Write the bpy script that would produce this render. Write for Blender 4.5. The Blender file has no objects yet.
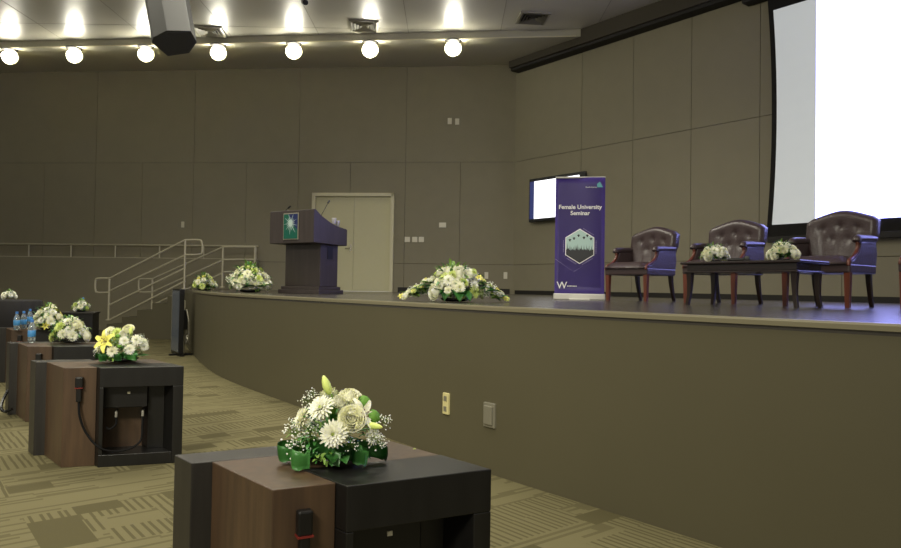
import bpy, bmesh, math, random
from math import sin, cos, pi, radians, atan2, sqrt
from mathutils import Vector, Matrix

scn = bpy.context.scene
COL = scn.collection
EYE = 1.25          # camera height
ST = 1.13           # stage floor height
FPX = 700.0

# ------------------------------------------------------------------ camera
cam_d = bpy.data.cameras.new('camera'); cam = bpy.data.objects.new('camera', cam_d)
COL.objects.link(cam); scn.camera = cam
cam_d.sensor_width = 36; cam_d.lens = 36*FPX/901; cam_d.clip_end = 200
CR = Matrix.Rotation(radians(91.146), 4, 'X') @ Matrix.Rotation(radians(0.9), 4, 'Z')
cam.matrix_world = Matrix.Translation((0, 0, EYE)) @ CR

# ------------------------------------------------------------------ world
w = bpy.data.worlds.new('world'); scn.world = w; w.use_nodes = True
w.node_tree.nodes['Background'].inputs[0].default_value = (1.0, 0.95, 0.80, 1)
w.node_tree.nodes['Background'].inputs[1].default_value = 0.40

def area(name, loc, size, sizey, power, col, rot=(0, 0, 0), spread=180):
    l = bpy.data.lights.new(name, 'AREA'); l.shape = 'RECTANGLE'; l.size = size; l.size_y = sizey
    l.energy = power; l.color = col; l.spread = radians(spread)
    o = bpy.data.objects.new(name, l); o.location = loc; o.rotation_euler = rot; COL.objects.link(o); return o
WARM = (1.0, 0.95, 0.79)
area('house_light', (-4.5, 2.5, 6.7), 6, 3, 160, WARM, spread=130)
area('house_light', (-6.5, 9.0, 6.7), 6, 2, 240, WARM, spread=130)
area('house_light', (1.0, 2.0, 6.7), 4, 3, 110, WARM, spread=130)
area('stage_fill', (-1.5, 8.5, 6.7), 3, 2, 230, WARM, spread=150)  # unseen lamp, moved here to raise the light on the right wall
area('stage_fill', (-3.2, 6.2, 6.6), 2, .8, 45, WARM, rot=Vector((7.2, 6.3, -3.0)).to_track_quat('-Z', 'Y').to_euler(), spread=90)  # unseen lamp added to brighten the right wall

area('front_fill', (-3, -4, 6.3), 3, 1, 130, WARM, rot=Vector((1.5, 9.5, -5.4)).to_track_quat('-Z', 'Y').to_euler(), spread=66)  # unseen lamp added behind the camera to brighten the flowers

scn.view_settings.view_transform = 'Standard'; scn.view_settings.look = 'None'
scn.view_settings.gamma = 1.0; scn.view_settings.use_curve_mapping = False
scn.view_settings.exposure = 0.0

# ------------------------------------------------------------------ helpers
def at(px, py, Y=None, z=None):
    """world point seen at a pixel, at distance Y or at height z"""
    d = CR.to_3x3() @ Vector(((px-450.5)/FPX, (274-py)/FPX, -1))
    t = Y/d.y if Y is not None else (z-EYE)/d.z
    return Vector((0, 0, EYE)) + d*t

def lin(c):
    return tuple(((v/255)/12.92 if v/255 <= .04045 else ((v/255+.055)/1.055)**2.4) for v in c)

def mat(name, rgb, rough=.6, metal=0, spec=.5, emit=None, es=0, noise=0, nscale=20, trans=0, bump=0, coat=0, sheen=0):
    m = bpy.data.materials.new(name); m.use_nodes = True
    nt = m.node_tree; b = nt.nodes['Principled BSDF']
    c = (*lin(rgb), 1)
    b.inputs['Base Color'].default_value = c
    b.inputs['Roughness'].default_value = rough; b.inputs['Metallic'].default_value = metal
    b.inputs['Specular IOR Level'].default_value = spec
    if coat: b.inputs['Coat Weight'].default_value = coat; b.inputs['Coat Roughness'].default_value = .15
    if trans: b.inputs['Transmission Weight'].default_value = trans
    if emit: b.inputs['Emission Color'].default_value = (*emit, 1); b.inputs['Emission Strength'].default_value = es
    if noise or bump:
        tc = nt.nodes.new('ShaderNodeTexCoord'); n = nt.nodes.new('ShaderNodeTexNoise')
        n.inputs['Scale'].default_value = nscale; n.inputs['Detail'].default_value = 4
        nt.links.new(tc.outputs['Object'], n.inputs['Vector'])
        if noise:
            mx = nt.nodes.new('ShaderNodeMix'); mx.data_type = 'RGBA'
            mx.inputs[6].default_value = tuple(v*(1-noise) for v in c[:3])+(1,)
            mx.inputs[7].default_value = tuple(min(1, v*(1+noise)) for v in c[:3])+(1,)
            nt.links.new(n.outputs['Fac'], mx.inputs[0]); nt.links.new(mx.outputs[2], b.inputs['Base Color'])
        if bump:
            bp = nt.nodes.new('ShaderNodeBump'); bp.inputs['Strength'].default_value = bump; bp.inputs['Distance'].default_value = .01
            nt.links.new(n.outputs['Fac'], bp.inputs['Height']); nt.links.new(bp.outputs[0], b.inputs['Normal'])
    return m

def wood(name, c1, c2, rough=.35, scale=6, axis=2):
    m = bpy.data.materials.new(name); m.use_nodes = True; nt = m.node_tree; b = nt.nodes['Principled BSDF']
    tc = nt.nodes.new('ShaderNodeTexCoord'); mp = nt.nodes.new('ShaderNodeMapping')
    s = [scale*8]*3; s[axis] = scale*.6; mp.inputs['Scale'].default_value = s
    n = nt.nodes.new('ShaderNodeTexNoise'); n.inputs['Scale'].default_value = 1; n.inputs['Detail'].default_value = 6
    r = nt.nodes.new('ShaderNodeValToRGB'); r.color_ramp.elements[0].color = (*lin(c1), 1); r.color_ramp.elements[1].color = (*lin(c2), 1)
    r.color_ramp.elements[0].position = .35; r.color_ramp.elements[1].position = .65
    nt.links.new(tc.outputs['Object'], mp.inputs[0]); nt.links.new(mp.outputs[0], n.inputs['Vector'])
    nt.links.new(n.outputs['Fac'], r.inputs[0]); nt.links.new(r.outputs[0], b.inputs['Base Color'])
    b.inputs['Roughness'].default_value = rough
    return m

def obj(name, bm, m, parent=None, smooth=False, bevel=0, loc=None, rotz=0, seg=2):
    me = bpy.data.meshes.new(name); bmesh.ops.recalc_face_normals(bm, faces=bm.faces); bm.to_mesh(me); bm.free()
    for x in (m if isinstance(m, (list, tuple)) else [m]): me.materials.append(x)
    if smooth:
        for p in me.polygons: p.use_smooth = True
    o = bpy.data.objects.new(name, me); COL.objects.link(o)
    if parent: o.parent = parent
    if loc is not None: o.location = loc
    o.rotation_euler = (0, 0, rotz)
    if bevel:
        bv = o.modifiers.new('bevel', 'BEVEL'); bv.width = bevel; bv.segments = seg; bv.limit_method = 'ANGLE'
    return o

def thing(name, label, cat, loc=(0, 0, 0), rotz=0, group=None):
    o = bpy.data.objects.new(name, None); COL.objects.link(o); o.location = loc; o.rotation_euler = (0, 0, rotz)
    o.empty_display_size = .1
    return tag(o, label, cat, group)
def tag(o, label, cat, group=None):
    o['label'] = label; o['category'] = cat
    if group: o['group'] = group
    return o
def struct(name, bm, m, **k):
    o = obj(name, bm, m, **k); o['kind'] = 'structure'; return o
def dup(root, loc, rotz, label, group=None):
    r = root.copy(); COL.objects.link(r); r.location = loc; r.rotation_euler = (0, 0, rotz); r['label'] = label
    if group: r['group'] = group
    def rec(a, b):
        for ch in list(a.children):
            c = ch.copy(); COL.objects.link(c); c.parent = b
            rec(ch, c)
    rec(root, r)
    return r

def B(): return bmesh.new()
def box(bm, x0, x1, y0, y1, z0, z1, mi=0, M=None):
    vs = [Vector((x, y, z)) for x in (x0, x1) for y in (y0, y1) for z in (z0, z1)]
    if M: vs = [M @ v for v in vs]
    v = [bm.verts.new(p) for p in vs]
    for f in ((0, 1, 3, 2), (4, 6, 7, 5), (0, 4, 5, 1), (2, 3, 7, 6), (0, 2, 6, 4), (1, 5, 7, 3)):
        bm.faces.new([v[i] for i in f]).material_index = mi
    return bm
def prism(bm, poly, z0, z1, mi=0, M=None):
    """poly (x,y) extruded in z"""
    a = [Vector((p[0], p[1], z0)) for p in poly]; b = [Vector((p[0], p[1], z1)) for p in poly]
    if M: a = [M @ v for v in a]; b = [M @ v for v in b]
    a = [bm.verts.new(v) for v in a]; b = [bm.verts.new(v) for v in b]; n = len(a)
    bm.faces.new(a[::-1]).material_index = mi; bm.faces.new(b).material_index = mi
    for i in range(n): bm.faces.new([a[i], a[(i+1) % n], b[(i+1) % n], b[i]]).material_index = mi
    return bm
def tube(bm, pts, r, n=8, mi=0, closed=False, r2=None):
    pts = [Vector(p) for p in pts]; rings = []; m = len(pts); up = None
    for i, p in enumerate(pts):
        if closed: t = pts[(i+1) % m]-pts[i-1]
        else: t = pts[min(i+1, m-1)]-pts[max(i-1, 0)]
        t.normalize()
        if up is None: up = Vector((0, 0, 1)) if abs(t.z) < .9 else Vector((1, 0, 0))
        s = t.cross(up)
        if s.length < 1e-4: s = t.cross(Vector((1, .3, .2)))
        s.normalize(); u = s.cross(t).normalized(); up = u
        rr = r if r2 is None else r+(r2-r)*i/(m-1)
        rings.append([bm.verts.new(p+(s*cos(2*pi*k/n)+u*sin(2*pi*k/n))*rr) for k in range(n)])
    for i in range(m if closed else m-1):
        a, b = rings[i], rings[(i+1) % m]
        for k in range(n): bm.faces.new([a[k], a[(k+1) % n], b[(k+1) % n], b[k]]).material_index = mi
    if not closed:
        bm.faces.new(rings[0][::-1]).material_index = mi; bm.faces.new(rings[-1]).material_index = mi
    return bm
def lathe(bm, prof, n=20, mi=0, M=None):
    rings = []
    for r, z in prof:
        ring = []
        for k in range(n):
            v = Vector((max(r, 1e-4)*cos(2*pi*k/n), max(r, 1e-4)*sin(2*pi*k/n), z))
            ring.append(bm.verts.new(M @ v if M else v))
        rings.append(ring)
    for a, b in zip(rings, rings[1:]):
        for k in range(n): bm.faces.new([a[k], a[(k+1) % n], b[(k+1) % n], b[k]]).material_index = mi
    bm.faces.new(rings[0][::-1]).material_index = mi; bm.faces.new(rings[-1]).material_index = mi
    return bm
def ball(bm, c, r, sx=1, sy=1, sz=1, sub=2):
    M = Matrix.Translation(c) @ Matrix.Diagonal((sx, sy, sz, 1))
    bmesh.ops.create_icosphere(bm, subdivisions=sub, radius=r, matrix=M); return bm
def loftgrid(bm, rows, mi=0):
    g = [[bm.verts.new(p) for p in r] for r in rows]
    for a, b in zip(g, g[1:]):
        for i in range(len(a)-1): bm.faces.new([a[i], a[i+1], b[i+1], b[i]]).material_index = mi
    return g
def smoothpath(pts, k=6):
    P = [Vector(p) for p in pts]; out = []
    for i in range(len(P)-1):
        p0, p1, p2, p3 = P[max(i-1, 0)], P[i], P[i+1], P[min(i+2, len(P)-1)]
        for j in range(k):
            t = j/k
            out.append(.5*((2*p1)+(p2-p0)*t+(2*p0-5*p1+4*p2-p3)*t*t+(3*p1-p0-3*p2+p3)*t**3))
    out.append(P[-1]); return out
def text(name, body, size, m, parent, M, align='CENTER', ext=.0008, bold=0):
    c = bpy.data.curves.new(name, 'FONT'); c.body = body; c.size = size; c.align_x = align; c.extrude = ext; c.offset = bold
    c.resolution_u = 4
    t = bpy.data.objects.new('tmp', c); COL.objects.link(t)
    dg = bpy.context.evaluated_depsgraph_get(); me = bpy.data.meshes.new_from_object(t.evaluated_get(dg)); me.name = name
    bpy.data.objects.remove(t); bpy.data.curves.remove(c)
    me.transform(M); me.materials.clear(); me.materials.append(m)
    o = bpy.data.objects.new(name, me); COL.objects.link(o); o.parent = parent; return o

# ------------------------------------------------------------------ materials
M_wall = mat('wall_fabric', (136, 130, 109), .85, noise=.06, nscale=3)
M_groove = mat('groove', (66, 61, 50), .9)
M_stagef = mat('stage_front_paint', (84, 79, 59), .5, noise=.05, nscale=2)
M_stage = mat('stage_floor', (66, 62, 56), .22, spec=.6, noise=.15, nscale=5)
M_nose = mat('stage_nosing', (118, 112, 90), .3)
M_ceil = mat('ceiling_gloss', (196, 192, 176), .5, spec=1.0, coat=1)
M_ceil.node_tree.nodes['Principled BSDF'].inputs['Coat Roughness'].default_value = .27
M_soff = mat('soffit', (176, 172, 152), .6)
M_dark = mat('dark_trim', (30, 27, 22), .7)
M_steel = mat('brushed_steel', (190, 184, 160), .4, metal=.35)
M_door = mat('door_paint', (198, 193, 156), .5, noise=.03)
M_dframe = mat('door_frame', (206, 200, 168), .45)
M_chrome = mat('chrome', (190, 185, 170), .25, metal=1)
M_plate = mat('plate_white', (215, 210, 190), .4)
M_plate2 = mat('plate_beige', (205, 195, 140), .4)
M_silver = mat('plate_silver', (150, 146, 130), .4, metal=.5)
M_brown = wood('desk_walnut', (66, 50, 36), (80, 61, 43), .4, 4)
M_blackw = wood('desk_black', (16, 15, 14), (21, 20, 19), .36, 4)
M_slab = wood('desk_slab', (32, 29, 27), (40, 37, 33), .4, 4)
M_black = mat('black_plastic', (16, 15, 15), .35)
M_cable = mat('cable_rubber', (12, 11, 11), .8, spec=.2)
M_red = mat('red_ring', (110, 34, 28), .4)
M_podium = wood('podium_wood', (52, 45, 43), (60, 52, 50), .4, 3)
M_leather = mat('oxblood_leather', (62, 49, 50), .34, spec=.55, bump=.25, nscale=60, noise=.12)
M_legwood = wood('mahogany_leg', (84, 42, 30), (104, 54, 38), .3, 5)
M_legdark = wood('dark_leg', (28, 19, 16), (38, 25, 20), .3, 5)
M_table = wood('coffee_table_wood', (34, 26, 26), (44, 34, 33), .22, 4, 0)
M_purple = mat('banner_purple', (74, 57, 134), .4)
M_white = mat('white_print', (235, 232, 235), .5)
M_lav = mat('lavender_print', (150, 138, 190), .5)
M_sky = mat('print_sky', (176, 205, 200), .5)
M_ink = mat('print_ink', (38, 40, 44), .5)
M_alu = mat('aluminium', (205, 203, 196), .35, metal=.4)
M_green = mat('emblem_green', (0, 84, 68), .4)
M_blue = mat('emblem_blue', (22, 36, 86), .4)
M_scrw = mat('screen_fabric_glow', (215, 215, 205), .8, emit=(.9, .95, 1), es=.27)  # faint emission puts stray projector light into the fabric
M_scr = mat('projected_image', (240, 240, 250), .8, emit=(.34, .36, 1.0), es=3.8)
M_tvs = mat('tv_screen', (20, 20, 30), .2, emit=(.95, .96, 1.0), es=2.2)
M_tvb = mat('tv_blue_side', (20, 24, 60), .3, emit=(.1, .14, .5), es=.25)
M_mon = mat('monitor_glass', (58, 64, 74), .12, spec=.8, emit=(.6, .7, .8), es=.03)
M_lamp = mat('lamp_globe', (255, 250, 230), .3, emit=(1, .96, .80), es=55)
M_spk = mat('speaker_grey', (58, 58, 56), .5)
M_spk2 = mat('speaker_dark', (60, 60, 58), .7)
M_vent = mat('vent_metal', (150, 146, 130), .4)
M_cloth = mat('black_cloth', (24, 22, 22), .9)
M_petw = mat('petal_white', (250, 250, 228), .6, noise=.05)
M_petc = mat('petal_cream', (252, 250, 218), .6, noise=.06)
M_pety = mat('petal_yellow', (240, 234, 120), .6, noise=.08)
M_petg = mat('petal_lime', (212, 226, 130), .6, noise=.1)
M_btn = mat('button_green', (92, 138, 44), .7, noise=.2, nscale=90)
M_leaf = mat('leaf_green', (62, 120, 54), .35, noise=.3, nscale=14)
M_leafl = mat('leaf_light', (112, 146, 60), .5, noise=.3, nscale=20)
for m_ in (M_petw, M_petc, M_pety, M_petg):
    b_ = m_.node_tree.nodes['Principled BSDF']; b_.inputs['Subsurface Weight'].default_value = .6; b_.inputs['Subsurface Radius'].default_value = (1, 1, .7); b_.inputs['Subsurface Scale'].default_value = .02
M_stamen = mat('stamen', (96, 50, 30), .7)
M_tray = mat('bowl_black', (14, 15, 14), .25)
M_bot = mat('bottle_plastic', (225, 236, 240), .08, trans=.85, spec=.5)
M_cap = mat('cap_blue', (60, 120, 190), .4)
M_lab = mat('label_blue', (70, 140, 200), .45, noise=.35, nscale=70)
M_glass = mat('glass_clear', (235, 240, 240), .05, trans=.95)

def carpet():
    m = bpy.data.materials.new('striped_carpet'); m.use_nodes = True; nt = m.node_tree; N = nt.nodes; L = nt.links
    b = N['Principled BSDF']; b.inputs['Roughness'].default_value = .95; b.inputs['Specular IOR Level'].default_value = .1
    tc = N.new('ShaderNodeTexCoord'); mp = N.new('ShaderNodeMapping'); mp.inputs['Rotation'].default_value = (0, 0, radians(-39))
    L.new(tc.outputs['Object'], mp.inputs[0])
    def math_(op, a, bb=None, c=None):
        n = N.new('ShaderNodeMath'); n.operation = op
        for i, v in enumerate((a, bb, c)):
            if v is None: continue
            if isinstance(v, (int, float)): n.inputs[i].default_value = v
            else: L.new(v, n.inputs[i])
        return n.outputs[0]
    sp = N.new('ShaderNodeSeparateXYZ'); L.new(mp.outputs[0], sp.inputs[0])
    X, Y = sp.outputs[0], sp.outputs[1]
    def comb(x, y, z=0):
        c = N.new('ShaderNodeCombineXYZ')
        for i, v in enumerate((x, y, z)):
            if isinstance(v, (int, float)): c.inputs[i].default_value = v
            else: L.new(v, c.inputs[i])
        return c.outputs[0]
    def wn(v):
        n = N.new('ShaderNodeTexWhiteNoise'); n.noise_dimensions = '3D'; L.new(v, n.inputs['Vector']); return n.outputs['Value']
    cx = math_('FLOOR', math_('MULTIPLY', X, 3.3)); cy = math_('FLOOR', math_('MULTIPLY', Y, 4.4))
    cell = wn(comb(cx, cy)); 
    def stripes(a, bb, seed):            # lines run along a
        row = math_('FLOOR', math_('MULTIPLY', bb, 40)); 
        off = math_('MULTIPLY', wn(comb(row, seed)), 4.0)
        segm = math_('FLOOR', math_('ADD', math_('MULTIPLY', a, 3.0), off))
        return math_('GREATER_THAN', wn(comb(segm, row, seed)), .70)
    s1 = math_('MULTIPLY', stripes(X, Y, 3), .72); jit = wn(comb(cx, cy, 5)); s2 = math_('GREATER_THAN', math_('FRACT', math_('ADD', math_('MULTIPLY', X, 23), math_('MULTIPLY', wn(comb(math_('FLOOR', math_('MULTIPLY', X, 23)), cy, 2)), .35))), .62)
    pick = math_('GREATER_THAN', cell, .62)
    mixs = math_('ADD', math_('MULTIPLY', s2, pick), math_('MULTIPLY', s1, math_('SUBTRACT', 1, pick)))
    # plain dark blocks
    dx = math_('FLOOR', math_('MULTIPLY', math_('ADD', X, .11), 4.2)); dy = math_('FLOOR', math_('MULTIPLY', Y, 6.2))
    blk = math_('GREATER_THAN', wn(comb(dx, dy, 11)), .91)
    fac = math_('MAXIMUM', math_('MULTIPLY', mixs, .75), math_('MULTIPLY', blk, .8))
    nz = N.new('ShaderNodeTexNoise'); nz.inputs['Scale'].default_value = 260; L.new(tc.outputs['Object'], nz.inputs['Vector'])
    fac2 = math_('ADD', fac, math_('MULTIPLY', math_('SUBTRACT', nz.outputs['Fac'], .5), .55))
    mx = N.new('ShaderNodeMix'); mx.data_type = 'RGBA'; mx.clamp_factor = True
    mx.inputs[6].default_value = (*lin((107, 101, 74)), 1); mx.inputs[7].default_value = (*lin((74, 69, 47)), 1)
    L.new(fac2, mx.inputs[0]); L.new(mx.outputs[2], b.inputs['Base Color'])
    bp = N.new('ShaderNodeBump'); bp.inputs['Strength'].default_value = .3; bp.inputs['Distance'].default_value = .004
    L.new(nz.outputs['Fac'], bp.inputs['Height']); L.new(bp.outputs[0], b.inputs['Normal'])
    return m
M_carpet = carpet()

# ------------------------------------------------------------------ room shell
struct('floor', box(B(), -22, 9, -6, 21, -.1, 0), M_carpet)

CORNER = Vector((1.53, 16.85, 0)); BD = Vector((-.9953, .0975, 0)); RD = Vector((.629, -.7774, 0))
BN = Vector((-.0975, -.9953, 0)); RN = Vector((-.7774, -.629, 0))   # normals into the room
def wallM(o, d, n):
    return Matrix(((d.x, n.x, 0, o.x), (d.y, n.y, 0, o.y), (0, 0, 1, 0), (0, 0, 0, 1)))
BM_ = wallM(CORNER, BD, BN); RM_ = wallM(CORNER, RD, RN)
def tpix(px, o=CORNER, d=BD):          # distance along a wall from the corner to the vertical plane through a pixel column
    k = (px-450.5)/FPX
    return (k*o.y-o.x)/(d.x-k*d.y)
def panels(bm, M, ts, zs, th=.04, gap=.01):
    for t0, t1 in zip(ts, ts[1:]):
        for z0, z1 in zip(zs, zs[1:]):
            box(bm, t0+gap/2, t1-gap/2, 0, th, z0+gap/2, z1-gap/2, 0, M)
    box(bm, ts[0], ts[-1], -.15, .012, zs[0], zs[-1], 1, M)
D0, D1 = tpix(393.5), tpix(311.5)      # door opening in the back wall
ZS = [0, 1.83, 4.31, 6.82]
tsb = [0]+[tpix(p) for p in (459, 404, 349, 297, 245, 192, 141, 94, 43, -8, -58)]
tsb += [tsb[-1]+1.3*i for i in range(1, 7)]
bm = B()
# panels split round the door
DT = 1.13+2.42
box(bm, 0, tsb[-1], -.15, .012, DT, 6.82, 1, BM_); box(bm, 0, D0, -.15, .012, 0, DT, 1, BM_); box(bm, D1, tsb[-1], -.15, .012, 0, DT, 1, BM_)
for i, (t0, t1) in enumerate(zip(tsb, tsb[1:])):
    for z0, z1 in zip(ZS, ZS[1:]):
        g = .004
        a0, a1 = t0+g, t1-g
        if z1 == 6.82 and i % 2 == 0 and i+2 < len(tsb): a1 = tsb[i+2]-g
        if z1 == 6.82 and i % 2 == 1: continue
        if a1 > D0 and a0 < D1 and z0 < DT:
            if a0 < D0: box(bm, a0, D0, 0, .04, z0+g, min(z1-g, DT), 0, BM_)
            if a1 > D1: box(bm, D1, a1, 0, .04, z0+g, min(z1-g, DT), 0, BM_)
            if z1 > DT: box(bm, a0, a1, 0, .04, DT, z1-g, 0, BM_)
        else: box(bm, a0, a1, 0, .04, z0+g, z1-g, 0, BM_)
# thicker lower wall with ledge on the left
TL = tpix(259)
box(bm, TL, tsb[-1], .04, .16, 0, 1.88, 0, BM_)
struct('wall_back', bm, [M_wall, M_groove])

tsr = [0]+[tpix(p, CORNER, RD) for p in (581, 632.6, 691, 760)]
tsr += [tsr[-1]+1.35*i for i in range(1, 8)]
bm = B(); panels(bm, RM_, tsr, [0, 1.83, 4.31, 6.82])
struct('wall_right', bm, [M_wall, M_groove])
struct('trim_1', box(box(B(), .1, tsr[-1], .04, .36, 6.5, 6.82, 0, RM_), .1, tsr[-1], .04, .30, 6.44, 6.5, 1, RM_), [M_groove, M_dark])  # dark lower strip paints the shadow gap under the bulkhead
struct('baseboard_right', box(B(), .1, tsr[-1], .04, .07, ST, ST+.09, 0, RM_), M_dark)
struct('baseboard_back', box(B(), .1, D0-.12, .04, .07, ST, ST+.12, 0, BM_), M_dark)

# ceiling
CZ = 6.82
struct('ceiling', prism(B(), [(-22, -6), (13, -6), (13, 19.5), (-22, 21)], CZ, CZ+.1), M_ceil)
e0 = Vector((2.75, 14.83, 0)); ed = Vector((-.9953, .1005, 0))
bm = B()
far = e0+ed*22
prism(bm, [(e0.x, e0.y), (CORNER.x+.2, CORNER.y), (CORNER.x+BD.x*22, CORNER.y+BD.y*22), (far.x, far.y)], 6.66, CZ-.001)
struct('trim_2', bm, M_soff)
bm = B(); tube(bm, [e0+ed*.15+Vector((0, -.012, 6.665)), far+Vector((0, -.012, 6.665))], .013, 6)
struct('trim_3', bm, mat('edge_strip', (215, 208, 180), .35))
# ceiling panel joints
bm = B()
for i in range(9):
    x0 = -13+i*2.0
    box(bm, x0-.008, x0+.008, 8, 17.2, CZ-.004, CZ-.0005)
for y0 in (13.2, 15.0): box(bm, -18, 6, y0-.008, y0+.008, CZ-.004, CZ-.0005)
struct('trim_4', bm, mat('ceiling_joint', (150, 146, 130), .6))

# stage
fr = [at(*p, z=0) for p in ((720, 547), (493, 475), (393, 440), (304, 408.5), (238, 384.5), (210, 370.5), (192, 354))]
fr = [Vector((p.x, p.y, 0)) for p in fr]
fr = [fr[0]+Vector((.629, -.777, 0))*4.2]+fr
front = smoothpath(fr, 6)
L0 = fr[-1]; L1 = Vector((-6.0, 15.7, 0)); L2 = CORNER+BD*tpix(450.5-700*6.3/17.3)+BN*.16
back = [L1, L2, CORNER+BD*.1+BN*.06, CORNER+RD*11+RN*.045]
poly = [(p.x, p.y) for p in front+back]
struct('stage_platform', prism(prism(B(), poly, 0, ST-.05, 0), poly, ST-.05, ST, 1), [M_stagef, M_stage])
# nosing along the front edge
bm = B()
nn = []
for i, p in enumerate(front):
    t = (front[min(i+1, len(front)-1)]-front[max(i-1, 0)]).normalized(); nn.append(Vector((-t.y, t.x, 0)))
rows = []
for (off, z) in ((-.05, ST+.002), (.010, ST+.002), (.014, ST-.008), (.014, ST-.030), (.001, ST-.033)):
    rows.append([p+n*off+Vector((0, 0, z)) for p, n in zip(front, nn)])
loftgrid(bm, rows)
nos = struct('trim_5', bm, M_nose)

# stairs
bm = B(); SY0, SY1 = 15.7, 17.0; R_ = ST/7
for i in range(7):
    x1 = -6.0-.336*i
    box(bm, x1-.336, x1 if i else -5.9, SY0, SY1, 0, ST-R_*(i) - (R_ if i else R_), 0)
struct('stage_steps', bm, M_stagef)

# ------------------------------------------------------------------ door
dr = thing('double_door', 'pair of khaki doors in a pale metal frame behind the lectern', 'door', tuple(CORNER+BD*((D0+D1)/2)), 0)
dr['kind'] = 'structure'; dr.name = 'door_1'; del dr['label']; del dr['category']
def dM(): return Matrix.Translation(-Vector(dr.location)) @ BM_
W = D1-D0
def orient(): return Matrix.Translation(-Vector(dr.location))@BM_
DM = orient()
bm = B(); fw = .085
box(bm, D0, D0+fw, -.06, .10, ST, DT, 0, DM); box(bm, D1-fw, D1, -.06, .10, ST, DT, 0, DM); box(bm, D0, D1, -.06, .10, DT-fw, DT, 0, DM)
o = obj('door_frame', bm, M_dframe, dr, bevel=.006)
sp_t = tpix(353)
for a, b in ((D0+fw+.003, sp_t-.003), (sp_t+.003, D1-fw-.003)):
    lf = obj('door_leaf', box(B(), a, b, -.04, .01, ST+.01, DT-fw-.004, 0, DM), M_door, dr)
    if b > sp_t+.1:
        h = B(); box(h, a+.04, a+.09, .01, .022, ST+.98, ST+1.16, 0, DM); tube(h, [DM@Vector((a+.065, .02, ST+1.06)), DM@Vector((a+.065, .07, ST+1.06)), DM@Vector((a+.19, .07, ST+1.055))], .011)
        obj('door_handle', h, M_chrome, lf, smooth=False)

# ------------------------------------------------------------------ ceiling lamps
lampx = (3, 68, 140, 213, 289, 366, 449.5)
base_l = None
for i, px in enumerate(lampx):
    k = (px-450.5)/FPX
    o_ = e0+Vector((-.23, .12, 0)); t = (k*o_.y-o_.x)/(ed.x-k*ed.y); p = o_+ed*t
    lab = ['leftmost glowing ceiling lamp at the frame edge', 'second glowing ceiling lamp from the left', 'glowing ceiling lamp just below the hanging grey loudspeaker',
           'glowing ceiling lamp just right of the hanging loudspeaker', 'glowing ceiling lamp between two square vents, under the small black sensor', 'glowing ceiling lamp directly below the middle square vent', 'rightmost glowing ceiling lamp of the row'][i]
    if base_l is None:
        base_l = thing('ceiling_lamp', lab, 'lamp', (p.x, p.y, 6.66), 0, 'row of ceiling lamps along the back wall')
        bm = B(); lathe(bm, [(.04, -.03), (.17, -.02), (.18, 0)], 20); obj('lamp_housing', bm, M_dark, base_l, smooth=True)  # cap disc widened and darkened to keep globe light off the soffit
        bm = B(); ball(bm, (0, 0, -.165), .155, 1, 1, .8, 3); obj('lamp_globe', bm, M_lamp, base_l, smooth=True)
        bm = B(); rows = []
        for a in range(13):
            ph = pi*a/12; rows.append([Vector((.185*cos(ph)*sin(th), .185*sin(ph)*sin(th)+.012, -.165+.175*cos(th))) for th in [pi*(.03+.90*k/10) for k in range(11)]])
        loftgrid(bm, rows); bmesh.ops.solidify(bm, geom=bm.faces[:], thickness=.004)
        obj('lamp_light_block', bm, M_soff, base_l, smooth=True)  # half-shell added to block globe light from the wall behind
    else: dup(base_l, (p.x, p.y, 6.66), 0, lab, 'row of ceiling lamps along the back wall')

# ceiling vents
def vent(px, py, lab, base=[None]):
    p = at(px, py, z=CZ); loc = (p.x, p.y, CZ-.002)
    if base[0]: return dup(base[0], loc, .1, lab, 'square ceiling air vents')
    v = thing('ceiling_vent', lab, 'vent', loc, .1, 'square ceiling air vents'); base[0] = v
    bm = B(); s = .31
    box(bm, -s, s, -s, -s+.05, -.03, 0); box(bm, -s, s, s-.05, s, -.03, 0); box(bm, -s, -s+.05, -s, s, -.03, 0); box(bm, s-.05, s, -s, s, -.03, 0)
    obj('vent_frame', bm, M_vent, v)
    for k in range(4):
        q = .22-.06*k; bm = B()
        for a in range(4):
            R = Matrix.Rotation(a*pi/2, 4, 'Z')
            vs = [R @ Vector(c) for c in ((-q, -q, -.004), (q, -q, -.004), (q+.045, -q-.045, -.045), (-q-.045, -q-.045, -.045))]
            bm.faces.new([bm.verts.new(c) for c in vs])
        bmesh.ops.solidify(bm, geom=bm.faces[:], thickness=.004)
        obj('vent_blade', bm, M_vent, v)
    obj('vent_backing', box(B(), -.29, .29, -.29, .29, -.004, -.001), M_dark, v)
vent(210, 31, 'square ceiling air vent partly hidden by the hanging loudspeaker')
vent(364, 25.5, 'square ceiling air vent above the second lamp from the right')
vent(533, 17.5, 'rightmost square ceiling air vent, near the right wall')

# small black camera/sensor under the ceiling
p = at(305, 2.5, z=CZ-.16)
se = thing('ceiling_sensor', 'small black device hanging from the ceiling at the top edge', 'sensor', (p.x, p.y, CZ))
obj('sensor_stem', tube(B(), [(0, 0, 0), (0, 0, -.13)], .012), M_black, se)
obj('sensor_body', tube(B(), [(-.03, .05, -.13), (.03, -.08, -.19)], .055, 12), M_black, se, smooth=False, bevel=.01)

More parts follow.
